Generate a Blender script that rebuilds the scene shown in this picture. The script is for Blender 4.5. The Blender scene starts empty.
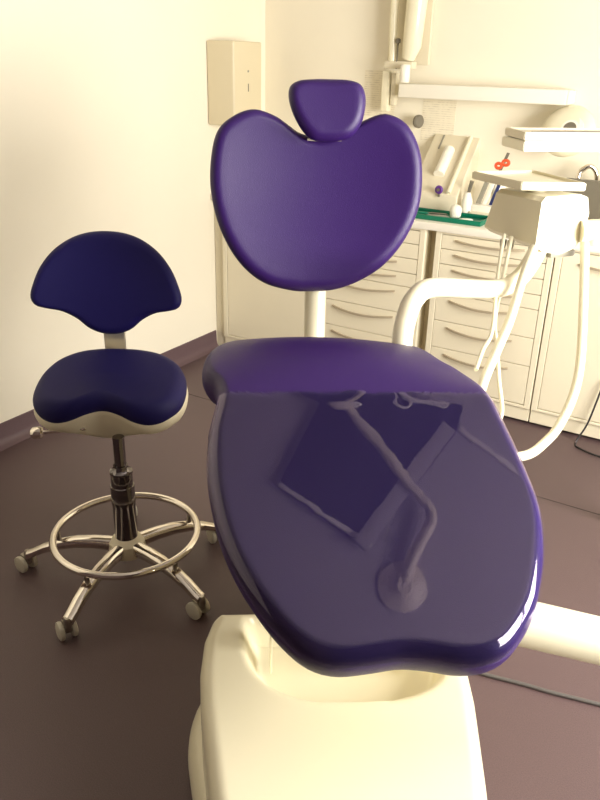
import bpy, bmesh, math, random
from mathutils import Vector, Matrix
random.seed(4)
S = bpy.context.scene
COL = S.collection
PI = math.pi

# ------------------------------------------------------------------ materials
def srgb(r, g, b):
    f = lambda c: (c/255)/12.92 if c/255 <= .04045 else ((c/255+.055)/1.055)**2.4
    return (f(r), f(g), f(b), 1)

def mat(name, col, rough=.5, metal=0., spec=.5, noise=0., nscale=40., bump=0., bscale=300., coat=0., sheen=0.):
    m = bpy.data.materials.new(name); m.use_nodes = True
    nt = m.node_tree; b = nt.nodes['Principled BSDF']
    b.inputs['Base Color'].default_value = col
    b.inputs['Roughness'].default_value = rough
    b.inputs['Metallic'].default_value = metal
    b.inputs['Specular IOR Level'].default_value = spec
    b.inputs['Coat Weight'].default_value = coat
    if sheen:
        b.inputs['Sheen Weight'].default_value = sheen
        b.inputs['Sheen Tint'].default_value = (.55, .3, .9, 1)
    tc = nt.nodes.new('ShaderNodeTexCoord')
    n = nt.nodes.new('ShaderNodeTexNoise'); n.inputs['Scale'].default_value = nscale; n.inputs['Detail'].default_value = 4
    nt.links.new(tc.outputs['Object'], n.inputs['Vector'])
    mx = nt.nodes.new('ShaderNodeMix'); mx.data_type = 'RGBA'
    k = noise if noise else .02
    mx.inputs[6].default_value = tuple(c*(1-k) for c in col[:3])+(1,)
    mx.inputs[7].default_value = tuple(min(1, c*(1+k)) for c in col[:3])+(1,)
    nt.links.new(n.outputs['Fac'], mx.inputs[0]); nt.links.new(mx.outputs[2], b.inputs['Base Color'])
    if bump:
        n2 = nt.nodes.new('ShaderNodeTexNoise'); n2.inputs['Scale'].default_value = bscale; n2.inputs['Detail'].default_value = 3
        nt.links.new(tc.outputs['Object'], n2.inputs['Vector'])
        bp = nt.nodes.new('ShaderNodeBump'); bp.inputs['Strength'].default_value = bump; bp.inputs['Distance'].default_value = .002
        nt.links.new(n2.outputs['Fac'], bp.inputs['Height']); nt.links.new(bp.outputs['Normal'], b.inputs['Normal'])
    return m

M = {}
M['wall'] = mat('wall_paint', (.88, .82, .67, 1), .75, noise=.02, nscale=3, bump=.15, bscale=120)
M['wall_far'] = mat('wall_paint_far', (.88, .82, .67, 1), .75, noise=.02, nscale=3, bump=.15, bscale=120)
M['wall_dark'] = mat('wall_unseen_dimmed', (.10, .07, .07, 1), .8, noise=.03)  # unseen walls, darkened to cut the light they bounce
M['ceiling'] = mat('ceiling_paint', (.45, .42, .40, 1), .8, noise=.02)
M['floor'] = mat('purple_vinyl_floor', (.105, .066, .068, 1), .45, spec=.5, noise=.45, nscale=330, bump=.5, bscale=330)
M['skirt'] = mat('purple_vinyl_skirting', (.125, .078, .085, 1), .45, noise=.2, nscale=200)
M['purple'] = mat('purple_leatherette', (.029, .0072, .096, 1), .40, spec=.42, noise=.10, nscale=260, bump=.35, bscale=600)
M['navy'] = mat('dark_purple_leatherette', (.009, .006, .078, 1), .55, spec=.25, noise=.10, nscale=260, bump=.35, bscale=600)
M['cream'] = mat('cream_laminate', (.83, .76, .58, 1), .4, noise=.015, nscale=8)
M['cream_side'] = mat('cream_carcass', (.74, .67, .50, 1), .5, noise=.015, nscale=8)
M['top'] = mat('white_worktop', (.88, .84, .73, 1), .3, noise=.015, nscale=12)
M['lacq'] = mat('ivory_lacquer', (.82, .76, .56, 1), .28, spec=.5, noise=.01, nscale=6, coat=.25)
M['lacq2'] = mat('ivory_plastic', (.74, .67, .50, 1), .4, noise=.015, nscale=6)
M['disp'] = mat('beige_plastic', (.72, .63, .43, 1), .4, noise=.015, nscale=6)
M['chrome'] = mat('polished_chrome', (.80, .74, .66, 1), .09, metal=1, noise=.01)
M['steel'] = mat('brushed_steel', (.42, .38, .33, 1), .28, metal=1, noise=.05, nscale=80)
M['wheel'] = mat('grey_wheel_plastic', (.62, .58, .47, 1), .4)
M['satin'] = mat('satin_steel', (.85, .82, .75, 1), .32, metal=.9, noise=.02)
M['chrome_dark_refl'] = mat('chrome_with_dark_reflection', (.22, .20, .20, 1), .12, metal=1, noise=.02)  # chrome; the dark room it mirrors is put into the colour
M['handle'] = mat('handle_metal', (.55, .46, .33, 1), .4, metal=.4, noise=.02)
M['gap'] = mat('dark_gap', (.02, .015, .012, 1), .8)
M['dark'] = mat('dark_rubber', (.015, .012, .014, 1), .45)
M['greyp'] = mat('grey_plastic', (.30, .28, .22, 1), .45)
M['greyd'] = mat('grey_panel', (.17, .15, .11, 1), .5)
M['green'] = mat('green_tray_plastic', (.0, .16, .09, 1), .35)
M['orange'] = mat('orange_plastic', (.75, .10, .03, 1), .35)
M['white'] = mat('white_plastic', (.9, .86, .74, 1), .35)
M['blue'] = mat('navy_plastic', (.02, .03, .12, 1), .4)
M['violet'] = mat('violet_plastic', (.12, .03, .25, 1), .35)
M['screen'] = mat('black_screen', (.006, .006, .012, 1), .5)
M['cable'] = mat('grey_cable', (.10, .09, .085, 1), .5)

def paper_mat():
    m = bpy.data.materials.new('printed_paper'); m.use_nodes = True
    nt = m.node_tree; b = nt.nodes['Principled BSDF']; b.inputs['Roughness'].default_value = .7
    tc = nt.nodes.new('ShaderNodeTexCoord')
    w = nt.nodes.new('ShaderNodeTexWave'); w.bands_direction = 'Z'; w.inputs['Scale'].default_value = 30; w.inputs['Distortion'].default_value = .6
    w.inputs['Detail Scale'].default_value = 60
    n = nt.nodes.new('ShaderNodeTexNoise'); n.inputs['Scale'].default_value = 45
    nt.links.new(tc.outputs['Object'], w.inputs['Vector']); nt.links.new(tc.outputs['Object'], n.inputs['Vector'])
    mu = nt.nodes.new('ShaderNodeMath'); mu.operation = 'MULTIPLY'
    nt.links.new(w.outputs['Fac'], mu.inputs[0]); nt.links.new(n.outputs['Fac'], mu.inputs[1])
    r = nt.nodes.new('ShaderNodeValToRGB'); r.color_ramp.elements[0].position = .35; r.color_ramp.elements[1].position = .65
    r.color_ramp.elements[0].color = (.84, .77, .60, 1); r.color_ramp.elements[1].color = (.62, .55, .42, 1)
    nt.links.new(mu.outputs[0], r.inputs[0]); nt.links.new(r.outputs[0], b.inputs['Base Color'])
    return m
M['paper'] = paper_mat()

def vinyl_mat():
    # clear glossy PVC protective cover: slightly milky, transparent, mirror-like gloss
    m = bpy.data.materials.new('clear_pvc_cover'); m.use_nodes = True
    nt = m.node_tree; nt.nodes.remove(nt.nodes['Principled BSDF']); out = nt.nodes['Material Output']
    tr = nt.nodes.new('ShaderNodeBsdfTransparent'); tr.inputs['Color'].default_value = (.86, .88, .95, 1)
    df = nt.nodes.new('ShaderNodeBsdfDiffuse'); df.inputs['Color'].default_value = (.20, .14, .55, 1)
    gl = nt.nodes.new('ShaderNodeBsdfGlossy'); gl.inputs['Roughness'].default_value = .02; gl.inputs['Color'].default_value = (.88, .78, .96, 1)
    fr = nt.nodes.new('ShaderNodeFresnel'); fr.inputs['IOR'].default_value = 1.66
    m1 = nt.nodes.new('ShaderNodeMixShader'); m1.inputs[0].default_value = .06
    nt.links.new(tr.outputs[0], m1.inputs[1]); nt.links.new(df.outputs[0], m1.inputs[2])
    m2 = nt.nodes.new('ShaderNodeMixShader')
    nt.links.new(fr.outputs[0], m2.inputs[0]); nt.links.new(m1.outputs[0], m2.inputs[1]); nt.links.new(gl.outputs[0], m2.inputs[2])
    tc = nt.nodes.new('ShaderNodeTexCoord'); n = nt.nodes.new('ShaderNodeTexNoise'); n.inputs['Scale'].default_value = 9; n.inputs['Detail'].default_value = 3
    bp = nt.nodes.new('ShaderNodeBump'); bp.inputs['Strength'].default_value = .035; bp.inputs['Distance'].default_value = .006
    nt.links.new(tc.outputs['Object'], n.inputs['Vector']); nt.links.new(n.outputs['Fac'], bp.inputs['Height'])
    for x in (gl, fr): nt.links.new(bp.outputs['Normal'], x.inputs['Normal'])
    nt.links.new(m2.outputs[0], out.inputs['Surface'])
    return m
M['vinyl'] = vinyl_mat()

# ------------------------------------------------------------------ helpers
def V(*a): return Vector(a)

class G:
    """collects geometry in world coordinates"""
    def __init__(s): s.bm = bmesh.new()
    def add(s, verts, faces):
        vs = [s.bm.verts.new(v) for v in verts]
        for f in faces:
            try: s.bm.faces.new([vs[i] for i in f])
            except ValueError: pass
        return s
    def box(s, lo, hi, bev=0., X=None, seg=2, rot=None):
        """axis-aligned box lo..hi, or in the frame X=(origin, ex, ey, ez)"""
        t = bmesh.new(); bmesh.ops.create_cube(t, size=1)
        for v in t.verts:
            v.co = Vector([lo[i]+(v.co[i]+.5)*(hi[i]-lo[i]) for i in range(3)])
        if bev: bmesh.ops.bevel(t, geom=list(t.edges), offset=bev, segments=seg, profile=.6, affect='EDGES')
        s.merge(t, X); return s
    def merge(s, t, X=None):
        t.verts.ensure_lookup_table(); t.verts.index_update()
        vs = []
        for v in t.verts:
            p = v.co.copy()
            if X: p = X[0]+X[1]*p.x+X[2]*p.y+X[3]*p.z
            vs.append(p)
        fs = [[v.index for v in f.verts] for f in t.faces]
        t.free(); s.add(vs, fs)
    def tube(s, pts, r, seg=16, closed=False, caps=True):
        pts = [Vector(p) for p in pts]; n = len(pts)
        rs = r if isinstance(r, (list, tuple)) else [r]*n
        tang = []
        for i in range(n):
            a = pts[(i-1) % n] if closed or i > 0 else pts[i]
            b = pts[(i+1) % n] if closed or i < n-1 else pts[i]
            tang.append((b-a).normalized())
        up = V(0, 0, 1) if abs(tang[0].z) < .9 else V(1, 0, 0)
        nx = (up-tang[0]*up.dot(tang[0])).normalized()
        verts, faces = [], []
        for i in range(n):
            nx = (nx-tang[i]*nx.dot(tang[i])).normalized(); ny = tang[i].cross(nx)
            for k in range(seg):
                a = 2*PI*k/seg
                verts.append(pts[i]+(nx*math.cos(a)+ny*math.sin(a))*rs[i])
        m = n if closed else n-1
        for i in range(m):
            for k in range(seg):
                a, b = i*seg+k, i*seg+(k+1) % seg
                c, d = ((i+1) % n)*seg+(k+1) % seg, ((i+1) % n)*seg+k
                faces.append([a, b, c, d])
        if caps and not closed:
            faces.append(list(range(seg))[::-1]); faces.append([(n-1)*seg+k for k in range(seg)])
        return s.add(verts, faces)
    def lathe(s, prof, o=(0, 0, 0), ax=(0, 0, 1), seg=32):
        """prof [(r,h)] turned about axis ax through o"""
        o = Vector(o); ax = Vector(ax).normalized()
        up = V(1, 0, 0) if abs(ax.x) < .9 else V(0, 1, 0)
        nx = (up-ax*up.dot(ax)).normalized(); ny = ax.cross(nx)
        verts, faces = [], []
        for r, h in prof:
            for k in range(seg):
                a = 2*PI*k/seg
                verts.append(o+ax*h+(nx*math.cos(a)+ny*math.sin(a))*max(r, 1e-5))
        for i in range(len(prof)-1):
            for k in range(seg):
                faces.append([i*seg+k, i*seg+(k+1) % seg, (i+1)*seg+(k+1) % seg, (i+1)*seg+k])
        faces.append(list(range(seg))[::-1]); faces.append([(len(prof)-1)*seg+k for k in range(seg)])
        return s.add(verts, faces)
    def prism(s, poly, d0, d1, X, bev=0.):
        """poly [(x,y)] in frame X extruded along ez from d0 to d1"""
        t = bmesh.new()
        a = [t.verts.new((x, y, d0)) for x, y in poly]; b = [t.verts.new((x, y, d1)) for x, y in poly]
        t.faces.new(a[::-1]); t.faces.new(b)
        n = len(poly)
        for i in range(n): t.faces.new([a[i], a[(i+1) % n], b[(i+1) % n], b[i]])
        if bev: bmesh.ops.bevel(t, geom=list(t.edges), offset=bev, segments=3, profile=.6, affect='EDGES', clamp_overlap=True)
        s.merge(t, X); return s

def mk(name, g, m, parent=None, smooth=True, label=None, ang=40):
    org = Vector(parent['_o']) if parent is not None else V(0, 0, 0)
    bm = g.bm
    bmesh.ops.recalc_face_normals(bm, faces=bm.faces)
    if org.length:
        for v in bm.verts: v.co -= org
    me = bpy.data.meshes.new(name); bm.to_mesh(me); bm.free()
    me.materials.append(m)
    if smooth:
        for p in me.polygons: p.use_smooth = True
        try: me.set_sharp_from_angle(angle=math.radians(ang))
        except Exception: pass
    o = bpy.data.objects.new(name, me); COL.objects.link(o)
    if parent is not None:
        o.parent = parent; o['_o'] = parent['_o']
    else: o['_o'] = (0., 0., 0.)
    if label: o['label'] = label
    return o

def thing(name, loc, label, cat, group=None):
    o = bpy.data.objects.new(name, None); COL.objects.link(o)
    o.empty_display_size = .1
    o.location = loc; o['_o'] = tuple(float(x) for x in loc)
    o['label'] = label; o['category'] = cat
    if group: o['group'] = group
    return o

def solo(name, g, m, label, cat, group=None, **k):
    o = mk(name, g, m, None, **k); o['label'] = label; o['category'] = cat
    if group: o['group'] = group
    # put the origin on the mesh
    c = sum((Vector(b) for b in o.bound_box), Vector())/8; c.z = min(b[2] for b in o.bound_box)
    o.data.transform(Matrix.Translation(-c)); o.location = c
    return o

def struct(name, g, m, **k):
    o = mk(name, g, m, None, **k); o['kind'] = 'structure'; return o

def catmull(pts, n=12, closed=True):
    pts = [Vector(p) for p in pts]; out = []; N = len(pts)
    rng = range(N) if closed else range(N-1)
    for i in rng:
        p0 = pts[(i-1) % N] if closed else pts[max(i-1, 0)]
        p1 = pts[i]; p2 = pts[(i+1) % N]
        p3 = pts[(i+2) % N] if closed else pts[min(i+2, N-1)]
        for k in range(n):
            t = k/n
            out.append(.5*((2*p1)+(p2-p0)*t+(2*p0-5*p1+4*p2-p3)*t*t+(3*p1-p0-3*p2+p3)*t**3))
    if not closed: out.append(pts[-1])
    return out

def radial(outline, c, N):
    """sample a star-shaped outline as radius per angle about c"""
    d = [(p-Vector(c)) for p in catmull([(x, y) for x, y in outline], 14)]
    an = [(math.atan2(p.y, p.x), p.length) for p in d]
    res = []
    for k in range(N):
        a = -PI+2*PI*(k+.5)/N; best = None
        for i in range(len(an)):
            a0, r0 = an[i]; a1, r1 = an[(i+1) % len(an)]
            da = (a1-a0+PI) % (2*PI)-PI; dd = (a-a0+PI) % (2*PI)-PI
            if da == 0: continue
            t = dd/da
            if 0 <= t <= 1 and abs(dd) < 1:
                r = r0+(r1-r0)*t
                if best is None or r > best: best = r
        res.append((a, best if best else 0.1))
    return res

def cushion(outline, c, T, E, fmap, N=160, rings=14, dome=0., prof=None, off=0., back=True, eround=7, bdome=0., keep=None):
    """padded cushion: outline (x,y) about centre c, thickness T, edge rounding E,
    dome = extra height in the middle, fmap(x,y,z)->world"""
    rad = radial(outline, c, N); g = G(); verts = []; rows = []
    def ring(fn_s, z):
        row = []
        for a, r in rad:
            s = fn_s(r); x = c[0]+math.cos(a)*r*s; y = c[1]+math.sin(a)*r*s
            zz = z(s) if callable(z) else z
            verts.append((x, y, zz)); row.append(len(verts)-1)
        rows.append(row)
    h = T/2+off
    fz = lambda s: h+dome*(1-s*s)
    bz = lambda s: -h-bdome*(1-s*s)
    # front, from the middle outwards
    for i in range(1, rings+1):
        q = i/rings; ring(lambda r: q*(r-E)/r, fz)
    for k in range(1, eround):
        ph = PI/2*(1-k/eround)
        ring(lambda r: (r-E*(1-math.cos(ph))+off*math.cos(ph))/r, lambda s: h*math.sin(ph)+0*s + dome*(1-s*s)*math.sin(ph))
    ring(lambda r: (r+off)/r, 0)
    nf = len(rows)
    if back:
        for k in range(1, eround+1):
            ph = PI/2*k/eround
            ring(lambda r: (r-E*(1-math.cos(ph))+off*math.cos(ph))/r, lambda s: -h*math.sin(ph))
        for i in range(rings-1, 0, -1):
            q = i/rings; ring(lambda r: q*(r-E)/r, bz)
    faces = []
    for i in range(len(rows)-1):
        for k in range(N):
            faces.append([rows[i][k], rows[i][(k+1) % N], rows[i+1][(k+1) % N], rows[i+1][k]])
    verts.append((c[0], c[1], h+dome)); ci = len(verts)-1
    for k in range(N): faces.append([rows[0][(k+1) % N], rows[0][k], ci])
    if back:
        verts.append((c[0], c[1], -h-bdome)); cb = len(verts)-1
        for k in range(N): faces.append([rows[-1][k], rows[-1][(k+1) % N], cb])
    if keep: faces = [f for f in faces if all(keep(*verts[i]) for i in f)]
    used = sorted({i for f in faces for i in f}); mp = {j: i for i, j in enumerate(used)}
    g.add([fmap(*verts[i]) for i in used], [[mp[i] for i in f] for f in faces])
    return g

# ------------------------------------------------------------------ camera
Cc = V(2.56257, -3.28036, 1.53309)
fw = V(-.471724, .780366, -.410494); rt = V(.850, .5263, .0222)
rt = (rt-fw*rt.dot(fw)).normalized(); upv = rt.cross(fw).normalized()
cd = bpy.data.cameras.new('camera'); cam = bpy.data.objects.new('camera', cd); COL.objects.link(cam)
cam.matrix_world = Matrix((( rt.x, upv.x, -fw.x, Cc.x), (rt.y, upv.y, -fw.y, Cc.y), (rt.z, upv.z, -fw.z, Cc.z), (0, 0, 0, 1)))
cd.sensor_fit = 'VERTICAL'; cd.sensor_height = 36; cd.lens = 757.4/800*36; cd.clip_start = .02
S.camera = cam

# ------------------------------------------------------------------ room shell
XR, YF, YB, H = 3.9, -4.6, .50, 2.62
struct('floor', G().box((-.1, YF-.1, -.1), (XR+.1, YB+.1, 0)), M['floor'], smooth=False)
struct('ceiling', G().box((-.1, YF-.1, H), (XR+.1, YB+.1, H+.1)), M['ceiling'], smooth=False)
struct('wall_left', G().box((-.1, YF-.1, 0), (0, YB+.1, H)), M['wall'], smooth=False)
struct('wall_back', G().box((0, YB, 0), (XR, YB+.1, H)), M['wall_far'], smooth=False)
struct('wall_front', G().box((0, YF-.1, 0), (XR, YF, H)), M['wall_dark'], smooth=False)
WY0, WY1, WZ0, WZ1 = -2.5, -.6, .7, 2.1
g = G()
g.box((XR, YF-.1, 0), (XR+.1, WY0, H)); g.box((XR, WY1, 0), (XR+.1, YB+.1, H))
g.box((XR, WY0, 0), (XR+.1, WY1, WZ0)); g.box((XR, WY0, WZ1), (XR+.1, WY1, H))
struct('wall_right', g, M['wall_dark'], smooth=False)
g = G(); f = .05
g.box((XR+.02, WY0, WZ0), (XR+.08, WY1, WZ0+f)); g.box((XR+.02, WY0, WZ1-f), (XR+.08, WY1, WZ1))
for y in (WY0, (WY0+WY1)/2-f/2, WY1-f): g.box((XR+.02, y, WZ0+f), (XR+.08, y+f, WZ1-f))
win = struct('window_1', g, M['white'], smooth=False)
gm = bpy.data.materials.new('window_glass'); gm.use_nodes = True
nt = gm.node_tree; nt.nodes.remove(nt.nodes['Principled BSDF'])
a = nt.nodes.new('ShaderNodeBsdfTransparent'); b_ = nt.nodes.new('ShaderNodeBsdfGlossy'); b_.inputs['Roughness'].default_value = .02
mx = nt.nodes.new('ShaderNodeMixShader'); mx.inputs[0].default_value = .05
nt.links.new(a.outputs[0], mx.inputs[1]); nt.links.new(b_.outputs[0], mx.inputs[2]); nt.links.new(mx.outputs[0], nt.nodes['Material Output'].inputs[0])
gp = G().box((XR+.045, WY0+f, WZ0+f), (XR+.055, WY1-f, WZ1-f))
mk('window_pane', gp, gm, win, smooth=False)
# coved vinyl skirting up the left wall, with a quarter-round foot
g = G(); prof = [(0, .101), (.006, .099), (.008, .04), (.012, .022), (.022, .009), (.04, .002), (.04, -.001), (0, -.001)]
vs = []; fs = []
for y in (YF, 0.0): vs += [V(x, y, z) for x, z in prof]
n = len(prof)
for i in range(n): fs.append([i, (i+1) % n, n+(i+1) % n, n+i])
fs += [list(range(n))[::-1], list(range(n, 2*n))]
struct('baseboard_left', g.add(vs, fs), M['skirt'], ang=60)
# welded seams in the vinyl flooring
g = G()
g.box((0.05, -.62, 0), (XR-.05, -.617, .0006));
struct('trim_1', g, M['gap'], smooth=False)

# ------------------------------------------------------------------ cabinets along the back wall
def panel(x0, x1, z0, z1, y=-.004, d=.018, bev=.0012):
    return G().box((x0, y-.0, z0), (x1, y+d, z1), bev, seg=1)
def bow_handle(x0, x1, z, drop=.012):
    """thin bowed bar, ends on the front, middle standing out and hanging lower"""
    pts = [V(x0+(x1-x0)*t, -.006-.024*math.sin(PI*t)**.7, z-drop*math.sin(PI*t)) for t in [i/16 for i in range(17)]]
    g = G(); n = len(pts); vs = []; fs = []
    for p in pts:
        vs += [p+V(0, -.004, .0045), p+V(0, -.004, -.0045), p+V(0, .004, -.0045), p+V(0, .004, .0045)]
    for i in range(n-1):
        for k in range(4): fs.append([i*4+k, i*4+(k+1) % 4, (i+1)*4+(k+1) % 4, (i+1)*4+k])
    fs += [[0, 1, 2, 3], [(n-1)*4+k for k in (3, 2, 1, 0)]]
    return g.add(vs, fs)
def carcass(x0, x1, name, label, group=None):
    t = thing(name, (x0, 0.02, 0), label, 'cabinet', group)
    g = G()
    g.box((x0, .016, .085), (x0+.018, .48, .835)); g.box((x1-.018, .016, .085), (x1, .48, .835))
    g.box((x0+.018, .016, .085), (x1-.018, .48, .103)); g.box((x0+.018, .016, .817), (x1-.018, .48, .835))
    g.box((x0+.018, .46, .103), (x1-.018, .48, .817))
    mk('carcass', g, M['cream_side'], t, smooth=False)
    # raised frame around the fronts
    g = G(); y0 = -.006
    g.box((x0, y0, .078), (x0+.028, .016, .835), .002, seg=1); g.box((x1-.028, y0, .078), (x1, .016, .835), .002, seg=1)
    g.box((x0+.028, y0, .078), (x1-.028, .016, .091), .002, seg=1); g.box((x0+.028, y0, .825), (x1-.028, .016, .835), .001, seg=1)
    mk('face_frame', g, M['cream'], t, smooth=False)
    mk('plinth', G().box((x0, .004, .014), (x1, .40, .084), .001, seg=1), M['cream'], t, smooth=False)
    # legs under the plinth, in the dark gap
    for lx in (x0+.05, x1-.05):
        mk('foot', G().lathe([(.018, 0), (.018, .016)], (lx, .06, 0), seg=12), M['dark'], t)
    return t
def drawers(x0, x1, label):
    t = carcass(x0, x1, 'drawer_cabinet', label, None)
    zs = [.823, .758, .688, .617, .550, .418, .284, .094]
    for i in range(7):
        zt, zb = zs[i]-.0015, zs[i+1]+.0015
        d = mk('drawer', G().box((x0+.030, -.004, zb), (x1-.030, .015, zt), .0015, seg=1), M['cream'], t, smooth=False)
        hgt = zt-zb; hw = (x1-x0-.06)
        mk('handle', bow_handle(x0+.03+hw*.14, x0+.03+hw*.80, zt-min(.028, hgt*.32), .008 if i < 4 else .014), M['handle'], d)
    # dark sheet painted as the shadow behind the fronts' seams
    mk('drawer_seam_shade', G().box((x0+.029, .0155, .093), (x1-.029, .0165, .824)), M['gap'], t, smooth=False)
    return t
def doorcab(x0, x1, label, handle=True):
    t = carcass(x0, x1, 'door_cabinet', label)
    d = mk('door', G().box((x0+.030, -.004, .0945), (x1-.030, .015, .8215), .002, seg=1), M['cream'], t, smooth=False)
    if handle:
        mk('handle', bow_handle(x0+.10, x1-.12, .775, .008), M['handle'], d)
    mk('door_seam_shade', G().box((x0+.029, .0155, .093), (x1-.029, .0165, .824)), M['gap'], t, smooth=False)  # dark sheet painted as the shade in the door seams
    return t
doorcab(.066, .655, 'plain cream door cabinet in the corner beside the left wall', handle=False)
drawers(.662, 1.235, 'cream seven-drawer cabinet seen behind the white backrest post')
drawers(1.285, 1.822, 'cream seven-drawer cabinet below the delivery unit and its hoses')
doorcab(1.828, 2.36, 'cream door cabinet at the right edge with bowed handle at top')
solo('gap_strip', G().box((1.2355, .07, .0), (1.2845, .085, .835), .001, seg=1), M['disp'], 'recessed tan strip added in place of the cabinet side in the gap', 'panel', smooth=False)  # added; its tan stands in for the lit cabinet side in the gap
# filler strip between the corner and the first unit
mk_f = solo('gap_strip', G().box((.002, .012, .0), (.062, .03, .835), .001, seg=1), M['cream_side'], 'narrow cream filler strip between left wall and corner cabinet', 'panel', smooth=False)
solo('worktop', G().box((.002, -.02, .835), (2.9, .498, .87), .005, seg=2), M['top'], 'long white worktop lying across the cream cabinets', 'worktop')

# ------------------------------------------------------------------ things on the worktop
t = thing('shelf_rail', (1.24, .46, 1.37), 'long white wall-mounted rail above the worktop', 'rail')
mk('rail_body', G().box((.868, .38, 1.372), (1.68, .498, 1.435), .008), M['top'], t)
mk('end_cap', G().box((1.68, .385, 1.376), (1.69, .495, 1.431), .003), M['white'], t)
mk('cap_screw', G().lathe([(.008, 0), (.008, .004), (.004, .006)], (1.69, .43, 1.385), (1, 0, 0), 12), M['white'], t)

# sloped white dispenser / reader
t = thing('countertop_device', (1.12, .3, .87), 'sloping white countertop device with a cylinder on its face', 'device')
X = (V(1.05, .205, .8705), V(.97, .05, 0).normalized(), V(-.05, .97, 0).normalized(), V(0, 0, 1))
poly = [(0, 0), (0, .09), (.29, .335), (.33, .345), (.35, .32), (.35, 0)]
Xs = (X[0], X[2], X[3], X[1])
mk('housing', G().prism(poly, 0, .235, Xs, .006), M['lacq2'], t, ang=30)
p0 = X[0]+X[1]*.11+X[2]*.075+V(0, 0, .17); p1 = p0+X[2]*.13+V(0, 0, .105)
mk('roll_cover', G().tube([p0, p1], .026, 20), M['white'], t)
q0 = X[0]+X[1]*.19+X[2]*.0+V(0, 0, .10); q1 = q0+X[2]*.27+V(0, 0, .23)
mk('guide_rail', G().tube([q0, q1], .011, 10), M['lacq'], t)
mk('slot', G().box((-.045, -.004, -.002), (.045, .004, .003), X=(X[0]+X[1]*.05+X[2]*.25+V(0, 0, .302), (X[2]*.76+V(0, 0, .65)), X[1], V(0, 0, 1))), M['greyp'], t)
mk('dial_ring', G().tube([V(1.199+.0125*math.cos(a), .198, .984+.0125*math.sin(a)) for a in [2*PI*i/20 for i in range(20)]], .008, 10, closed=True), M['violet'], t, label='small violet ring at the lower left of the device')
mk('dial_stem', G().lathe([(.007, 0), (.007, .03)], (1.199, .215, .984), (0, -1, 0), 12).box((1.195, .198, .95), (1.203, .21, .975), .001), M['greyd'], t)

t = thing('instrument_tray', (1.3, .09, .87), 'green instrument tray lying on the front of the worktop', 'tray')
g = G().box((1.10, .03, .8705), (1.475, .20, .8765), .002)
g.box((1.10, .03, .876), (1.475, .038, .892), .002); g.box((1.10, .192, .876), (1.475, .20, .892), .002)
g.box((1.10, .038, .876), (1.108, .192, .892), .002); g.box((1.467, .038, .876), (1.475, .192, .892), .002)
mk('tray_body', g, M['green'], t)
for i, (x, y, l, w, m_, lb) in enumerate([(1.15, .10, .08, .016, 'green', 'green tool lying flat in the left end of green tray'),
                                  (1.22, .13, .11, .010, 'steel', 'thin steel tool lying along the middle of green tray'),
                                  (1.25, .08, .10, .012, 'greyp', 'grey handled tool lying at the front of green tray'),
                                  (1.39, .07, .06, .014, 'white', 'short white tool lying in the right end of green tray')]):
    solo('dental_tool', G().tube([V(x-l/2, y-.01, .884), V(x-l*.2, y, .884), V(x+l*.35, y+.012, .884), V(x+l/2, y+.016, .884)], [w*.25, w*.5, w*.5, w*.2], 10), M[m_], lb, 'dental tool', 'tools in the green tray')
solo('cotton_ball_cup', G().lathe([(.018, 0), (.024, .004), (.028, .03), (.026, .045), (.016, .056), (.004, .06)], (1.318, .13, .8775)), M['white'],
     'round white cup standing in the green tray', 'cup')
t = thing('spray_bottle', (1.33, .235, .87), 'slim white bottle with dark nozzle behind the green tray', 'bottle')
mk('bottle_body', G().lathe([(.024, 0), (.026, .01), (.026, .07), (.016, .10), (.012, .11)], (1.33, .235, .8705)), M['white'], t)
mk('nozzle', G().prism([(-.006, 0), (.008, 0), (.020, .05), (.004, .055)], -.006, .006, (V(1.33, .241, .98), V(1, 0, 0), V(0, 0, 1), V(0, -1, 0)), .001), M['greyd'], t)
t = thing('tool_holder', (1.385, .2, .87), 'white block holding upright dark instruments right of the tray', 'holder')
mk('block', G().box((1.355, .225, .8705), (1.475, .30, .93), .008), M['white'], t)
mk('front_step', G().box((1.355, .208, .8705), (1.475, .225, .90), .004), M['lacq'], t)
for x, m_, w, lb in ((1.375, 'greyp', .011, 'grey instrument standing leftmost in the white block'),
                   (1.405, 'white', .009, 'white instrument standing in the middle of the white block'),
                   (1.436, 'blue', .008, 'dark blue instrument standing rightmost in the white block')):
    solo('upright_instrument', G().box((-w, -.006, 0), (w, .006, .115), .003, X=(V(x, .262, .9295), V(1, 0, 0), V(0, 1, 0), V(.28, .1, 1).normalized())), M[m_], lb, 'instrument', 'instruments standing in the white block')
t = thing('scissors', (1.46, .30, 1.03), 'orange-handled scissors standing upright behind the instrument tray', 'scissors')
hx = V(1.44, .33, 1.09)
pot = solo('pen_pot', G().lathe([(.026, 0), (.030, .005), (.033, .15), (.030, .15), (.027, .01)], (1.435, .36, .8705)), M['white'], 'white pot holding the orange-handled scissors', 'pot')
for s in (-1, 1):
    cc = hx+V(.016*s+.006, 0, .018+.008*s)
    mk('finger_ring', G().tube([cc+V(.014*math.cos(a), 0, .011*math.sin(a)) for a in [2*PI*i/18 for i in range(18)]], .0075, 8, closed=True), M['orange'], t)
mk('blades', G().box((-.007, -.003, -.13), (.007, .003, .075), .002, X=(hx+V(.004, 0, .0), V(1, 0, -.15).normalized(), V(0, 1, 0), V(.35, 0, 1).normalized())), M['greyd'], t)

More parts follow.
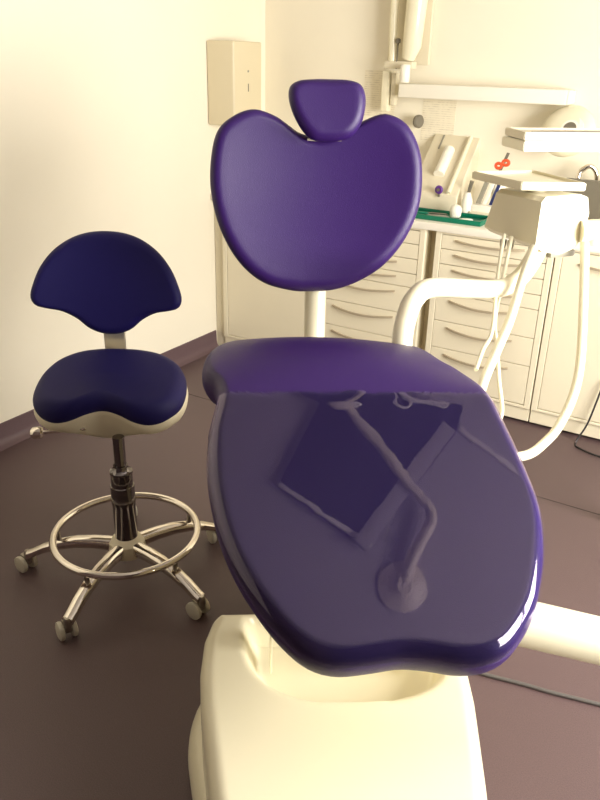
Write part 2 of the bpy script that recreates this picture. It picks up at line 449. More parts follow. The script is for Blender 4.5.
# round drum device at the right on the counter
t = thing('round_dispenser', (1.72, .33, 1.10), 'big round white drum on the wall under the rail end', 'dispenser')
dc = V(1.70, .40, 1.235); DA = V(-.05, -.85, .5)
mk('drum', G().lathe([(.10, 0), (.114, .01), (.117, .03), (.112, .05), (.09, .07), (.055, .078)], dc+V(.01, 0, .018), DA, 48), M['lacq'], t)
mk('hub', G().lathe([(.062, .070), (.058, .084), (.034, .086)], dc+V(.03, 0, .005), DA, 32), M['white'], t)
mk('core', G().lathe([(.028, .080), (.028, .0875), (.001, .0875)], dc+V(.03, 0, .005), DA, 24), M['greyd'], t)
mk('wall_bracket', G().tube([dc+V(0, .01, -.02), dc+V(0, .123, -.02)], .03, 18), M['lacq2'], t)
# tap and grey splashback panel
t = thing('tap', (1.80, .42, .87), 'curved steel tap rising behind the grey panel', 'tap')
mk('spout', G().tube(catmull([(1.86, .42, .871), (1.86, .42, 1.00), (1.855, .415, 1.09), (1.825, .40, 1.125), (1.79, .385, 1.10), (1.785, .38, 1.065)], 6, False), .011, 14), M['chrome'], t)
mk('tap_base', G().lathe([(.026, 0), (.026, .012), (.015, .02)], (1.86, .42, .8705)), M['chrome'], t)
t = thing('grey_monitor', (1.95, .30, .87), 'grey upright panel standing on the worktop at the right edge', 'panel')
mk('back_panel', G().box((1.74, .315, .905), (2.15, .345, 1.075), .008), M['greyd'], t)
mk('stand', G().box((1.86, .29, .8705), (2.03, .37, .905), .006), M['greyp'], t)
solo('folded_cloth', G().box((1.80, .10, .8705), (2.02, .24, .884), .005), M['disp'], 'flat tan folded cloth on the worktop at right edge', 'cloth')

# x-ray arm folded against the back wall
t = thing('wall_xray_arm', (.85, .45, 1.45), 'white folded arm column hanging on the back wall at the top', 'arm')
mk('column', G().tube([V(0.927, .40, 2.20), V(0.927, .40, 1.85), V(0.914, .40, 1.60), V(0.897, .405, 1.545)], [.05, .05, .045, .03], 24), M['lacq'], t)
mk('side_tube', G().tube([V(0.797, .42, 2.20), V(0.800, .42, 1.70), V(0.807, .42, 1.53)], .019, 16), M['lacq'], t)
mk('rear_plate', G().box((.752, .475, 1.52), (.972, .498, 2.3), .004), M['lacq2'], t)
mk('yoke', G().box((.772, .40, 1.50), (.922, .46, 1.535), .008), M['lacq2'], t)
mk('joint', G().lathe([(.020, 0), (.024, .005), (.024, .075), (.020, .08)], (.902, .37, 1.44)), M['white'], t)
mk('pull_knob', G().lathe([(.004, 0), (.004, .11), (.012, .115), (.013, .13), (.004, .135)], (.838, .405, 1.50)), M['greyd'], t)
mk('lower_joint', G().box((.755, .42, 1.30), (.795, .47, 1.49), .01), M['lacq'], t)
mk('bracket', G().box((.803, .43, 1.33), (.828, .47, 1.48), .006), M['cream_side'], t)
def paper(x0, x1, z0, z1, label, tilt=0):
    c = V((x0+x1)/2, .4985, (z0+z1)/2); ca, sa = math.cos(tilt), math.sin(tilt)
    return solo('paper_notice', G().box((-(x1-x0)/2, 0, -(z1-z0)/2), ((x1-x0)/2, .0012, (z1-z0)/2), X=(c, V(ca, 0, sa), V(0, 1, 0), V(-sa, 0, ca))), M['paper'], label, 'notice', 'paper notices on the back wall', smooth=False)
paper(.62, .80, 1.27, 1.49, 'printed paper notice on the wall left of the rail end', 0)
paper(.955, 1.13, 1.17, 1.363, 'printed paper notice on the wall just under the rail', 0)
t = thing('wall_knob', (.955, .46, 1.245), 'grey round knob on a short stem beside the lower notice', 'fitting')  # round thing of unknown use, modelled as a knob on a stem
mk('knob', G().lathe([(.022, 0), (.031, .008), (.032, .02), (.025, .026)], (.945, .455, 1.262), (.90, -.42, 0), 24), M['greyd'], t)
mk('stem', G().lathe([(.012, 0), (.012, .05)], (.93, .497, 1.262), (.45, -.8, 0), 12), M['lacq'], t)

# paper towel dispenser on the left wall
t = thing('towel_dispenser', (0, .12, 1.215), 'beige paper towel dispenser mounted on the left wall', 'dispenser')
X = (V(0, 0, 0), V(0, 1, 0), V(1, 0, 0), V(0, 0, 1))
poly = [(-.022, .002), (.018, .14), (.262, .14), (.285, .002)]
Xd = (V(0, 0, 0), V(0, 1, 0), V(1, 0, 0), V(0, 0, 1))
mk('cover', G().prism(poly, 1.215, 1.607, Xd, .010), M['disp'], t, ang=30)
mk('lock', G().box((.1385, .135, 1.465), (.1415, .147, 1.475), .001), M['greyp'], t)
mk('level_window', G().box((.1385, .138, 1.375), (.1412, .145, 1.412), .001), M['greyd'], t)

# ------------------------------------------------------------------ dental chair
u = V(.568, -.823, 0).normalized(); v = V(.823, .568, 0); v = (v-u*v.dot(u)).normalized(); k = V(0, 0, 1)
K = V(1.926, -2.020, .92)
def L(a, b, z): return V(K.x, K.y, 0)+u*a+v*b+k*z
chair = thing('dental_chair', L(.12, 0, 0), 'purple leatherette dental chair on a white base, seat under clear cover', 'dental chair')

# curved centre line of the seat pad: slope of the surface as a function of s
def slope(s):
    d = math.radians
    if s >= 0: return d(22)
    if s >= -.16: return d(22)*(s+.16)/.16
    if s >= -.30: return d(-25)*(-.16-s)/.14
    return d(-25)
SP = {}
ds = .004
h, z = 0., 0.; s = 0.
tab = [(0., 0., 0.)]
while s < .70: z -= math.sin(slope(s+ds/2))*ds; h += math.cos(slope(s+ds/2))*ds; s += ds; tab.append((s, h, z))
s = h = z = 0.; tb2 = []
while s > -.70: z += math.sin(slope(s-ds/2))*ds; h -= math.cos(slope(s-ds/2))*ds; s -= ds; tb2.append((s, h, z))
tab = tb2[::-1]+tab; s0 = tab[0][0]
def seatmap(x, y, zz):
    i = (x-s0)/ds; i = max(0, min(len(tab)-2, int(i))); q = (x-tab[i][0])/ds
    h = tab[i][1]+(tab[i+1][1]-tab[i][1])*q; z = tab[i][2]+(tab[i+1][2]-tab[i][2])*q
    th = slope(x)
    # surface given at the top face: shift by half thickness
    zz = zz-TS/2
    q = max(0, min(1, (.03-x)/.15)); q = q*q*(3-2*q)
    zz += q*(.012-.33*(y+.08)**2)
    return V(K.x, K.y, K.z)+u*(h+math.sin(th)*zz)+v*y+k*(z+math.cos(th)*zz)
TS = .074
seat_out = [(-.003, -.276), (.104, -.289), (.208, -.285), (.316, -.263), (.402, -.230), (.480, -.184), (.530, -.143), (.556, -.108), (.566, -.068),
            (.562, -.017), (.556, .030), (.560, .077), (.568, .122), (.566, .160), (.555, .190), (.536, .215), (.500, .246), (.460, .270), (.372, .304), (.283, .321), (.198, .318),
            (.106, .308), (.020, .296), (-.04, .289), (-.09, .274), (-.135, .250), (-.18, .215), (-.30, .18), (-.42, .17), (-.50, .12), (-.52, 0), (-.50, -.12), (-.42, -.20), (-.30, -.255), (-.21, -.300), (-.14, -.314), (-.09, -.306), (-.055, -.285)]
SC = (.12, .005)
TS = .090
pad = mk('seat_cushion', cushion(seat_out, SC, TS, .030, seatmap, N=220, rings=26, dome=.0, eround=9), M['purple'], chair, ang=60)
# clear cover stretched over the foot part of the cushion
A0 = -.002
def keep(x, y, zz): return x > A0
cov_out = seat_out
mk('protective_cover', cushion(cov_out, SC, TS, .030, seatmap, N=220, rings=60, off=.003, eround=9, keep=lambda x, y, zz: x > A0 and zz > TS*.16), M['vinyl'], chair, ang=60,
   label='clear glossy plastic cover over the foot of the cushion')
# underside shell
sh_out = [(SC[0]+(x-SC[0])*.84, SC[1]+(y-SC[1])*.86) for x, y in seat_out]
mk('seat_shell', cushion(sh_out, SC, .03, .012, lambda x, y, zz: seatmap(x, y, zz-TS/2-.008), N=120, rings=16, eround=3), M['lacq2'], chair, ang=60)

# backrest
r = math.radians(18)
B = V(1.550, -1.551, .955); nb = u*math.cos(r)+k*math.sin(r); ub = (k*math.cos(r)-u*math.sin(r))
def backmap(x, y, zz):
    # wraps slightly forward towards the sides; shallow hollow up the middle
    cur = .60*x*x+.75*max(0, y-.2)**2
    return B+v*x+ub*y+nb*(zz-.03+cur-.02)
back_out = [(-.008, .003), (-.063, .006), (-.139, .028), (-.204, .083), (-.252, .168), (-.275, .262), (-.274, .345), (-.256, .413), (-.216, .451), (-.163, .471), (-.108, .460), (-.068, .438), (-.038, .421), (.010, .412), (.056, .418),
            (.096, .431), (.137, .454), (.189, .465), (.244, .437), (.280, .375), (.291, .300), (.284, .223), (.25, .142), (.196, .075), (.128, .031), (.06, .008)]
bk = mk('backrest', cushion(back_out, (.005, .24), .068, .034, backmap, N=200, rings=16, eround=9), M['purple'], chair, ang=60)
bs_out = [(.005+(x-.005)*.9, .24+(y-.24)*.9) for x, y in back_out]
mk('backrest_shell', cushion(bs_out, (.005, .24), .02, .009, lambda x, y, zz: backmap(x, y, zz-.036), N=120, rings=10, eround=3), M['lacq2'], chair, ang=60)
# headrest: small tapered pad in front of the notch
rh = math.radians(14)
nh = u*math.cos(rh)+k*math.sin(rh); uh = k*math.cos(rh)-u*math.sin(rh)
HC = B+v*.026+ub*.462+nb*.045
def headmap(x, y, zz): return HC+v*x+uh*y+nh*(zz+.9*x*x)
head_out = [(x*1.06, y*1.02) for x, y in [(-.066, .073), (-.030, .078), (.010, .079), (.055, .077), (.084, .066), (.096, .040), (.096, .005), (.086, -.032), (.064, -.060), (.035, -.070), (0, -.072), (-.032, -.068), (-.056, -.048), (-.078, -.012), (-.091, .028), (-.088, .058)]]
hd = mk('headrest', cushion(head_out, (.003, .01), .055, .026, headmap, N=120, rings=10, dome=.004, eround=8), M['purple'], chair, ang=60)
mk('headrest_stem', G().tube([HC+nh*-.02, HC+nh*-.10+uh*-.01, HC+nh*-.125+uh*-.16], .014, 14), M['lacq'], hd)
mk('headrest_piping', G().tube([headmap(x, -.0665+.5*x*x*1.5, -.022) for x in [-.045+.01*i for i in range(10)]], .0035, 8), M['cream_side'], hd)
mk('headrest_knob', G().lathe([(.018, 0), (.026, .01), (.028, .03), (.018, .04)], HC+nh*-.055+uh*.048+v*-.004, (0, 0, 1), 20), M['lacq'], hd)
# backrest post, behind the seat
Pb = L(-.655, -.028, 0)
mk('backrest_post', G().tube([L(-.66, -.030, .50), L(-.68, -.030, .78), L(-.745, -.026, .98), L(-.80, -.024, 1.16)], .031, 28), M['lacq'], chair)
# seat frame beam and lift column
g = G().box((-.70, -.10, .48), (.30, .10, .56), .02, X=(V(K.x, K.y, 0), u, v, k))
mk('frame_beam', g, M['lacq2'], chair)
g = G().box((-.30, -.12, .55), (.20, .12, .78), .02, X=(V(K.x, K.y, 0), u, v, k))
mk('seat_support', g, M['lacq2'], chair)
g = G().box((-.20, -.09, .20), (-.03, .09, .60), .03, X=(V(K.x, K.y, 0), u, v, k))
mk('lift_column', g, M['lacq'], chair)
mk('window_light_block', G().box((-.62, -.17, .0), (-.10, .17, .62), .03, X=(V(K.x, K.y, 0), u, v, k)), M['lacq2'], chair)  # unseen body added under the seat to block window light
mk('hinge_plate', G().box((.005, -.166, .235), (.060, -.160, .43), .002, X=(V(K.x, K.y, 0), u, v, k)), M['lacq'], chair)
mk('hinge_plate', G().box((.005, .160, .235), (.060, .166, .43), .002, X=(V(K.x, K.y, 0), u, v, k)), M['lacq'], chair)

# base: rounded cover with a recess for the lift, on a bulging skirt
BZ = .30
def base_w(a):   # half widths (left,right) of the cover along a
    L_ = [(-.085, .285), (0, .305), (.1, .308), (.2, .300), (.3, .285), (.4, .270), (.55, .245), (.75, .22)]
    for i in range(len(L_)-1):
        if a <= L_[i+1][0]:
            q = max(0, (a-L_[i][0])/(L_[i+1][0]-L_[i][0])); return L_[i][1]+(L_[i+1][1]-L_[i][1])*q
    return L_[-1][1]
def base_cover():
    g = G(); NA, NB = 110, 84; a0, a1 = -.09, .72; R_ = .035; rc = .035
    vs = []; idx = {}
    for i in range(NA+1):
        ti = i/NA; ti = .5-.5*math.cos(PI*ti)
        a = a0+(a1-a0)*ti
        for j in range(NB+1):
            tj = -math.cos(PI*j/NB)
            # rounded plan corners
            w = base_w(a)
            ea = min(a-a0, a1-a)
            if ea < rc: w -= rc-math.sqrt(max(0, rc*rc-(rc-ea)**2))
            b = -.02+tj*(w-.006)
            d = min(ea, (1-abs(tj))*w)
            z = BZ
            if d < R_: z -= R_-math.sqrt(max(0, R_*R_-(R_-d)**2))
            # recess round the lift: superellipse bowl open to the back
            ca, cb, ra, rb = -.02, 0.015, .236, .250
            e = (abs((a-ca)/ra)**2.6+abs((b-cb)/rb)**2.6)**(1/2.6)
            q = max(0, min(1, (1-e)/.18)); q = q*q*(3-2*q)
            rim = max(0, min(1, (ea-.012)/.03)) if a < .1 else 1
            z -= .085*q*rim
            # gentle forward fall of the cover
            z -= .02*max(0, (a-.2)/.5)**2
            vs.append(L(a, b, z)); idx[i, j] = len(vs)-1
    fs = [[idx[i, j], idx[i+1, j], idx[i+1, j+1], idx[i, j+1]] for i in range(NA) for j in range(NB)]
    # side walls
    per = [(i, 0) for i in range(NA)]+[(NA, j) for j in range(NB)]+[(i, NB) for i in range(NA, 0, -1)]+[(0, j) for j in range(NB, 0, -1)]
    prev = [idx[p] for p in per]
    c = L(.3, -.01, 0)
    for zz, grow in ((.24, 1.0), (.16, 1.0), (.09, 1.0), (.05, 1.0)):
        row = []
        for p in per:
            q = vs[idx[p]]; vs.append(V(c.x+(q.x-c.x)*grow, c.y+(q.y-c.y)*grow, zz)); row.append(len(vs)-1)
        n = len(row)
        for i in range(n): fs.append([prev[i], prev[(i+1) % n], row[(i+1) % n], row[i]])
        prev = row
    g.add(vs, fs); return g
mk('base_cover', base_cover(), M['lacq'], chair, ang=50)
sk = [(-.10, -.20), (-.06, -.30), (.02, -.345), (.12, -.355), (.22, -.340), (.34, -.315), (.5, -.29), (.68, -.26), (.74, -.15), (.75, 0), (.74, .14), (.68, .23), (.5, .25), (.34, .27), (.2, .285), (.05, .28), (-.06, .25), (-.10, .15), (-.11, 0)]
mk('base_skirt', cushion(sk, (.3, -.02), .115, .045, lambda x, y, zz: L(x, y, .0575+zz), N=120, rings=8, eround=6), M['lacq'], chair, ang=60)

# white assistant arm going off to the right
g = G().tube([V(2.341, -2.096, .580)-(V(.203, .10, -.043)*.85), V(2.544, -1.996, .537), V(2.544, -1.996, .537)+V(.203, .10, -.043)*1.6], .044, 28)
mk('arm_tube', g, M['lacq'], chair)

# ------------------------------------------------------------------ delivery unit (carried by the arm behind the seat)
dl = thing('delivery_unit', (2.03, -1.12, 1.07), 'white delivery unit with tray and hanging instrument hoses', 'delivery unit')
arm = catmull([(1.882, -1.665, .50), (1.880, -1.665, .75), (1.870, -1.66, .902), (1.860, -1.625, .955), (1.858, -1.58, .995), (1.870, -1.51, 1.010), (1.933, -1.385, .990), (1.975, -1.29, .975), (2.003, -1.215, .985), (2.02, -1.16, 1.02), (2.035, -1.12, 1.08)], 8, False)
mk('support_tube', G().tube(arm, .0255, 24), M['lacq'], dl)
mk('arm_foot', G().tube([V(1.870, -1.67, .52), V(1.80, -1.80, .50), V(1.75, -1.80, .50)], .03, 20), M['lacq'], dl)
# frame of the head: e1 along the tan face (left), e2 along the bright face (right)
P0 = V(2.035, -1.185, 0)
e1 = V(-.187, .125, 0).normalized()      # towards the left corner
e2 = V(.148, .103, 0)
e2 = (e2-e1*e2.dot(e1)).normalized()     # towards the right corner
Xh = (P0, e2, k, e1)                      # profile in (e2, z), extruded along e1
prof = [(.0, 1.082), (.0, 1.200), (.012, 1.212), (.13, 1.214), (.160, 1.204), (.174, 1.16), (.170, 1.10), (.14, 1.064), (.09, 1.052), (.03, 1.062)]
g = G()
# tapered body: wide at the right end, sloping down towards the left end
t_ = bmesh.new()
def ringpts(sx, z0s, z1s, off):
    out = []
    for x, z in prof:
        out.append((x*sx, z, off))
    return out
NR = 9; ringsv = []
for i in range(NR):
    q = i/(NR-1); off = .225*q
    top = 1.214-.006*q; bot = 1.052+.012*q
    rr = []
    for x, z in prof:
        f_ = (z-1.052)/(1.214-1.052)
        zz = bot+(top-bot)*f_
        rr.append(t_.verts.new((x*(1-.05*q), zz, q*(.238-.05*f_))))
    ringsv.append(rr)
n = len(prof)
for i in range(NR-1):
    for j in range(n): t_.faces.new([ringsv[i][j], ringsv[i][(j+1) % n], ringsv[i+1][(j+1) % n], ringsv[i+1][j]])
t_.faces.new(ringsv[0][::-1]); t_.faces.new(ringsv[-1])
bmesh.ops.bevel(t_, geom=[e for e in t_.edges if e.calc_face_angle(0) > .5], offset=.006, segments=3, affect='EDGES', clamp_overlap=True)
g.merge(t_, Xh)
head = mk('housing', g, M['lacq'], dl, ang=35)
# grey underside rim with hose sockets
g = G().box((.07, .01, 1.038), (.16, .11, 1.058), .008, X=(P0, e2, e1, k))
mk('socket_rail', g, M['greyp'], head)
# tray on top
Tz = 1.243
cs = [V(1.969, -1.165, 0), V(2.117, -1.062, 0), V(1.92, -.88, 0), V(1.782, -1.04, 0)]
g = G(); cc = sum(cs, V(0, 0, 0))/4
def slab(cs, z0, z1, inset=.012, dep=.006):
    cc = sum(cs, V(0, 0, 0))/len(cs); vs = []; n = len(cs)
    ins = [c+(cc-c)*(inset/(cc-c).length*1.4) for c in cs]
    for z, L_ in ((z0, cs), (z1, cs), (z1, ins), (z1-dep, ins)): vs += [V(c.x, c.y, z) for c in L_]
    fs = [list(range(n))[::-1]]
    for r_ in range(3):
        for i in range(n): fs.append([r_*n+i, r_*n+(i+1) % n, (r_+1)*n+(i+1) % n, (r_+1)*n+i])
    fs.append([3*n+i for i in range(n)])
    t = bmesh.new(); tv = [t.verts.new(p) for p in vs]
    for f_ in fs: t.faces.new([tv[i] for i in f_])
    bmesh.ops.recalc_face_normals(t, faces=t.faces)
    bmesh.ops.bevel(t, geom=list(t.edges), offset=.0025, segments=2, affect='EDGES', clamp_overlap=True)
    g = G(); g.merge(t); return g
mk('tray', slab(cs, Tz-.022, Tz), M['lacq'], dl, ang=30)
mk('tray_mount', G().lathe([(.03, 0), (.03, .012)], (1.985, -1.07, 1.21)), M['lacq2'], dl)
# joint on the right and upper tray carrier
j0 = P0+e2*.165+e1*.03; 
jc = V(2.15, -1.03, 1.105)
mk('pivot_knob', G().tube([V(2.12, -1.06, 1.112), V(2.178, -1.02, 1.118)], .030, 24), M['lacq'], dl)
mk('pivot_knob', G().lathe([(.026, 0), (.031, .006), (.031, .058), (.022, .066)], (2.155, -1.03, 1.075), seg=28), M['lacq'], dl)
# hoses
hoses = [([(2.137, -1.055, 1.085), (2.170, -1.120, .96), (2.212, -1.225, .807), (2.224, -1.30, .728), (2.217, -1.385, .667), (2.200, -1.445, .637), (2.178, -1.526, .630), (2.13, -1.65, .66)], .0125, 'suction_hose'),
         ([(2.030, -1.175, 1.076), (2.036, -1.274, 1.006), (2.041, -1.357, .917), (2.044, -1.448, .861), (2.048, -1.535, .814), (2.06, -1.608, .783)], .0125, 'instrument_hose'),
         ([(1.935, -1.150, 1.094), (1.965, -1.26, 1.0), (2.013, -1.409, .898), (2.013, -1.467, .861), (2.024, -1.54, .832)], .0055, 'instrument_hose'),
         ([(1.957, -1.150, 1.09), (1.980, -1.26, 1.0), (1.994, -1.33, .901), (2.031, -1.401, .844), (2.061, -1.453, .783), (2.091, -1.494, .721), (2.10, -1.55, .70)], .0055, 'instrument_hose')]
for P_, r_, nm in hoses:
    mk(nm, G().tube(catmull(P_, 10, False), r_, 14), M['lacq'], dl)
for p_ in ((1.935, -1.150, 1.06), (1.957, -1.150, 1.06), (2.03, -1.172, 1.06)):
    mk('hose_socket', G().lathe([(.007, -.004), (.009, .006), (.009, .02)], p_), M['greyp'], dl)

# upper tray, carried from off the right edge
ut = thing('upper_tray', (2.0, -.95, 1.33), 'double layered tray above the delivery unit at the right edge', 'tray')
a_, b_2 = V(1.945, -1.116, 0), V(1.849, -.989, 0)
ex = (V(2.095, -.899, 0)-V(1.945, -1.116, 0)); ex = V(.62, .55, 0).normalized()
cs2 = [a_, a_+ex*.42, b_2+ex*.42+V(0, 0, 0), b_2]
mk('top_tray', slab(cs2, 1.345, 1.366, .012, .005), M['lacq2'], ut, ang=30)
off = V(-.005, -.002, 0)
cs3 = [a_+off+ex*.008, a_+ex*.42, b_2+ex*.42, b_2+off]
mk('tray_holder', slab([c for c in cs3], 1.316, 1.343, .02, .0), M['lacq'], ut, ang=30)
mk('support_bar', G().tube([a_+ex*.36+(b_2-a_)*.5+V(0, 0, 1.33), a_+ex*.42+(b_2-a_)*.5+V(0, 0, 1.32), a_+ex*.55+(b_2-a_)*.5+V(0, 0, 1.22), a_+ex*.6+(b_2-a_)*.5+V(0, 0, .0)], .02, 16), M['lacq'], ut)
for i, (s_, w_) in enumerate(((.10, .05), (.17, .03), (.24, .06))):
    c_ = a_+ex*s_+(b_2-a_)*.5+V(0, 0, 1.3615)
    solo('dental_tool', G().tube([c_-ex*w_, c_-ex*w_*.3, c_+ex*w_*.5, c_+ex*w_], [.001, .0025, .0025, .001], 8), M['steel'],
         ['steel tool lying leftmost on the upper tray', 'short steel tool in the middle of upper tray', 'steel tool lying rightmost on the upper tray'][i], 'dental tool', 'tools on the upper tray')

# ------------------------------------------------------------------ stool
sx, sy = 1.070, -1.848
fd = V(.52, -.854, 0).normalized(); rd = V(.854, .52, 0).normalized()       # towards the viewer, to the right
def T_(a, b, z): return V(sx, sy, 0)+fd*a+rd*b+k*z
st = thing('dental_stool', (sx, sy, 0), 'dark purple dental stool on chrome five-star base with foot ring', 'stool')
# hub
mk('hub', G().lathe([(.030, .085), (.052, .09), (.058, .11), (.055, .135), (.035, .152), (.028, .155)], (sx, sy, 0), seg=36), M['lacq2'], st)
a0 = math.radians(138)
for i in range(5):
    an = a0+2*PI*i/5-(.09 if i == 0 else 0); d = V(math.cos(an), math.sin(an), 0); w = V(-d.y, d.x, 0)
    prof_ = [(.04, .128), (.10, .132), (.16, .130), (.22, .118), (.27, .100), (.305, .082), (.325, .074)]
    vs = []; fs = []; m_ = 12
    for (rr, zz) in prof_:
        q = (rr-.04)/.285; wd = .022-.004*q; hh = .022-.008*q
        for kk in range(m_):
            an2 = 2*PI*kk/m_; cx = math.cos(an2); cy = math.sin(an2)
            vs.append(V(sx, sy, 0)+d*rr+w*(wd*math.copysign(abs(cx)**.7, cx))+k*(zz+hh*math.copysign(abs(cy)**.7, cy)-.008))
    for ii in range(len(prof_)-1):
        for kk in range(m_): fs.append([ii*m_+kk, ii*m_+(kk+1) % m_, (ii+1)*m_+(kk+1) % m_, (ii+1)*m_+kk])
    fs += [list(range(m_))[::-1], [(len(prof_)-1)*m_+kk for kk in range(m_)]]
    leg = mk('leg', G().add(vs, fs), M['chrome'], st)
    # castor
    ce = V(sx, sy, 0)+d*.325
    ca = an+(.9, 1.9, .5, .2, .4)[i]; tr_ = (V(-.52, .854, 0)*(.55 if i % 2 else .8)+V(.854, .52, 0)*(-.8 if i % 2 else -.55)).normalized(); axl = V(-tr_.y, tr_.x, 0)
    wc = ce+tr_*.016+k*.0285
    cst = mk('caster', G().lathe([(.009, .042), (.012, .05), (.012, .072), (.008, .08)], ce-k*0, seg=14).box((-.018, -.010, .028), (.020, .010, .058), .006, X=(V(ce.x, ce.y, 0)+tr_*.012, tr_, axl, k)), M['steel'], leg)
    for s_ in (-1, 1):
        mk('caster_wheel', G().lathe([(.020, .010), (.0265, .012), (.0285, .017), (.0275, .024), (.020, .027), (.004, .027)], wc, axl*s_, 24), M['wheel'], cst)
ringz = .162
mk('foot_ring', G().tube([T_(.222*math.cos(a), .222*math.sin(a), ringz) for a in [2*PI*i/72 for i in range(72)]], .0115, 14, closed=True), M['chrome'], st)
for i in range(5):
    an = a0+2*PI*i/5; d = V(math.cos(an), math.sin(an), 0)
    mk('ring_clip', G().tube([V(sx, sy, 0)+d*.215+k*.108, V(sx, sy, 0)+d*.220+k*.158], .008, 10), M['steel'], st)
mk('gas_cylinder', G().lathe([(.035, .15), (.035, .27), (.0365, .272), (.0365, .285), (.0365, .335), (.033, .337), (.033, .375), (.0345, .377), (.0345, .385), (.028, .389), (.022, .40), (.022, .405)], (sx, sy, 0), seg=32), M['chrome_dark_refl'], st)
mk('piston_rod', G().lathe([(.0175, .36), (.0175, .50)], (sx, sy, 0), seg=24), M['chrome_dark_refl'], st)
# saddle seat
tilt = math.radians(13)
sfd = fd*math.cos(tilt)-k*math.sin(tilt); sn = k*math.cos(tilt)+fd*math.sin(tilt)
SO = T_(-.10, -.045, .592)
def stmap(x, y, zz):        # x = right, y = back
    hump = .018*math.exp(-((x/.075)**2))*max(0, (-y+.05)/.22)
    sidef = -.30*x*x
    frontfall = -.9*max(0, -y-.06)**2*8*(abs(x)/.22)**.8
    return SO+rd*x-sfd*y+sn*(zz+hump+sidef+frontfall)
st_out = [(0, 0.215), (0.07, 0.212), (0.14, 0.194), (0.195, 0.152), (0.224, 0.09), (0.23, 0.02), (0.22, -0.04), (0.19, -0.085), (0.145, -0.108), (0.095, -0.108), (0.045, -0.09), (0, -0.08), (-0.045, -0.09), (-0.095, -0.108), (-0.145, -0.108), (-0.19, -0.085), (-0.22, -0.04), (-0.23, 0.02), (-0.224, 0.09), (-0.195, 0.152), (-0.14, 0.194), (-0.07, 0.212)]
sc = mk('seat', cushion(st_out, (0, .02), .085, .040, stmap, N=140, rings=16, eround=8), M['navy'], st, ang=60)
so2 = [(x*1.01, .02+(y-.02)*1.02) for x, y in st_out]
def shellmap(x, y, zz):
    q = 1-min(1, math.hypot(x/.16, (y+.03)/.16)); q = max(0, q); q = q*q*(3-2*q)*1.15
    return stmap(x, y, zz-.030-.075*(q if zz < 0 else 0))
mk('seat_shell', cushion(so2, (0, .02), .045, .018, shellmap, N=140, rings=12, eround=5), M['lacq2'], st, ang=60)
lv0 = T_(-.02, -.10, .515); lv1 = T_(-.02, -.232, .498)
lv = mk('height_lever', G().tube([lv0, lv1], .006, 12), M['chrome'], st)
mk('lever_knob', G().lathe([(.006, -.004), (.016, 0), (.018, .008), (.018, .026), (.013, .032)], lv1, (lv1-lv0).normalized(), 20), M['chrome'], lv)
# backrest post and mushroom-shaped back
for s_ in (-1, 1):
    mk('back_post', G().tube(catmull([tuple(T_(-.16, -.05+.018*s_, .53)), tuple(T_(-.36, -.06+.018*s_, .58)), tuple(T_(-.405, -.085+.018*s_, .64)), tuple(T_(-.395, -.087+.018*s_, .84))], 6, False), .011, 14), M['chrome'], st)
mk('post_plate', G().box((-.402, -.122, .62), (-.385, -.052, .86), .004, X=(V(sx, sy, 0), fd, rd, k)), M['satin'], st)
rb = math.radians(8)
bn = fd*math.cos(rb)+k*math.sin(rb); bu = k*math.cos(rb)-fd*math.sin(rb)
BO = T_(-.345, -.079, .872)
def bmap(x, y, zz): return BO+rd*x+bu*y+bn*(zz+.75*x*x)
bo = [(0, 0.16), (0.06, 0.154), (0.115, 0.134), (0.165, 0.098), (0.203, 0.05), (0.226, 0.0), (0.237, -0.042), (0.226, -0.07), (0.195, -0.082), (0.15, -0.092), (0.105, -0.116), (0.07, -0.146), (0.035, -0.162), (0, -0.166), (-0.035, -0.162), (-0.07, -0.146), (-0.105, -0.116), (-0.15, -0.092), (-0.195, -0.082), (-0.226, -0.07), (-0.237, -0.042), (-0.226, 0.0), (-0.203, 0.05), (-0.165, 0.098), (-0.115, 0.134), (-0.06, 0.154)]
mk('backrest', cushion(bo, (0, -.02), .055, .026, bmap, N=140, rings=12, eround=8), M['navy'], st, ang=60)

# ------------------------------------------------------------------ cords
pts = [(2.12, -1.66, .006), (2.20, -1.645, .006), (2.29, -1.625, .006), (2.36, -1.613, .006), (2.45, -1.592, .006), (2.60, -1.56, .006), (2.85, -1.50, .006)]
solo('floor_cable', G().tube(catmull(pts, 10, False), .0055, 10), M['cable'], 'thin grey cable running over the floor right of the base', 'cable')
pts = [(2.12, -.02, .30), (2.09, -.035, .10), (2.06, -.07, .006), (2.09, -.12, .006), (2.20, -.15, .006), (2.4, -.12, .006)]
solo('power_cord', G().tube(catmull(pts, 10, False), .004, 8), M['dark'], 'black looped cord on the floor at the right cabinets', 'cord')

# ------------------------------------------------------------------ ceiling fittings (seen mirrored in the clear cover)
lamp = thing('operating_light', (2.338, -1.93, H), 'white ceiling arm with lamp, mirrored in the clear cover', 'lamp')
mk('ceiling_mount', G().lathe([(.10, 0), (.10, .012), (.05, .03), (.03, .05)], (2.338, -1.93, H), (0, 0, -1), 36), M['lacq2'], lamp)
mk('arm', G().tube(catmull([(2.338, -1.93, H-.03), (2.31, -1.80, H-.04), (2.293, -1.63, H-.06), (2.20, -1.58, H-.07), (2.116, -1.56, H-.08), (1.95, -1.50, H-.10), (1.80, -1.46, H-.12), (1.70, -1.42, H-.14)], 8, False), .022, 16), M['lacq2'], lamp)
mk('lamp_head', G().lathe([(.03, 0), (.07, .02), (.075, .05), (.06, .06)], (1.70, -1.42, H-.13), (0, 0, -1), 28), M['lacq2'], lamp)
g = G()
pl = [(1.62, -1.40), (2.16, -1.10), (2.20, -1.24), (2.14, -1.88), (1.69, -1.87)]
g.prism(pl, H-.03, H-.001, (V(0, 0, 0), V(1, 0, 0), V(0, 1, 0), V(0, 0, 1)), .004)
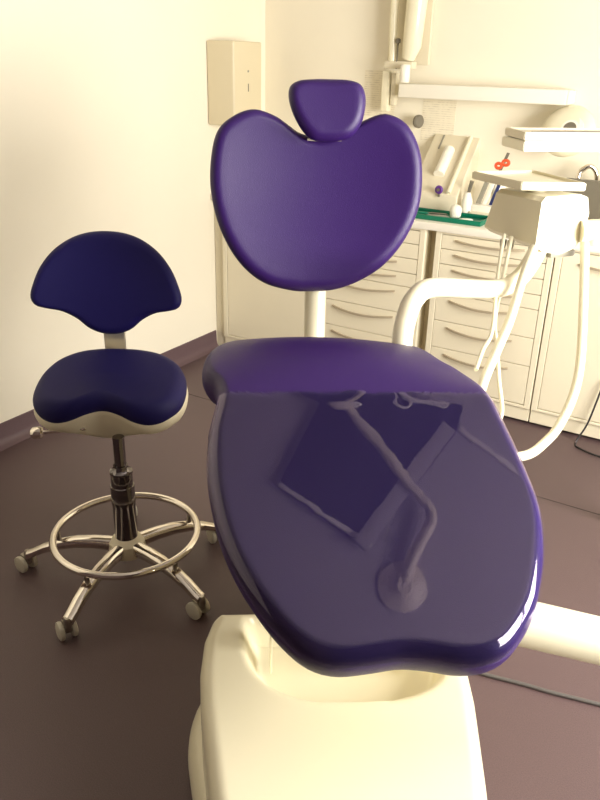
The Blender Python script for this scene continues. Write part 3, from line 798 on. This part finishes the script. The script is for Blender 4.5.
sc_ = thing('ceiling_screen', (1.95, -1.5, H-.03), 'dark ceiling panel with white rails, mirrored in the clear cover', 'panel')
mk('panel', g, M['screen'], sc_, smooth=False)
mk('edge_rail', G().box((0, 0, 0), (.44, .03, .03), .004, X=(V(1.72, -1.36, H-.06), V(.87, .47, 0).normalized(), V(-.47, .87, 0).normalized(), V(0, 0, 1))), M['white'], sc_)
mk('edge_rail', G().box((0, 0, 0), (.66, .07, .03), .004, X=(V(2.14, -1.90, H-.06), V(.08, 1, 0).normalized(), V(-1, .08, 0).normalized(), V(0, 0, 1))), M['ceiling'], sc_)
mk('edge_rail', G().box((0, 0, 0), (.46, .02, .02), .004, X=(V(1.69, -1.87, H-.04), V(1, -.02, 0).normalized(), V(.02, 1, 0).normalized(), V(0, 0, 1))), M['white'], sc_)
mk('ceiling_track', G().box((0, 0, 0), (.34, .02, .02), .004, X=(V(2.205, -1.215, H-.021), V(1, -.1, 0).normalized(), V(.1, 1, 0).normalized(), V(0, 0, 1))), M['white'], sc_)
for (x, y) in ((1.74, -1.37), (1.92, -1.25), (2.06, -1.155)):
    mk('hook_ring', G().tube([V(x+.045*math.cos(a), y+.03*math.sin(a), H-.055) for a in [2*PI*i/20 for i in range(20)]], .006, 8, closed=True), M['white'], sc_)

# ------------------------------------------------------------------ light
def area(name, loc, rot, sx_, sy_, e, col):
    ld = bpy.data.lights.new(name, 'AREA'); ld.shape = 'RECTANGLE'; ld.size = sx_; ld.size_y = sy_; ld.energy = e; ld.color = col
    o = bpy.data.objects.new(name, ld); COL.objects.link(o); o.location = loc; o.rotation_euler = rot; return o
area('window_daylight', (XR+.13, (WY0+WY1)/2, (WZ0+WZ1)/2), (0, PI/2, 0), WZ1-WZ0, WY1-WY0, 185, (1, .96, .88))
w = bpy.data.worlds.new('world'); S.world = w; w.use_nodes = True
w.node_tree.nodes['Background'].inputs[0].default_value = (.9, .92, 1, 1); w.node_tree.nodes['Background'].inputs[1].default_value = 1.0

for o in bpy.data.objects:
    if '_o' in o: del o['_o']
S.view_settings.view_transform = 'Standard'; S.view_settings.look = 'None'; S.view_settings.gamma = 1; S.view_settings.use_curve_mapping = False
S.view_settings.exposure = .36
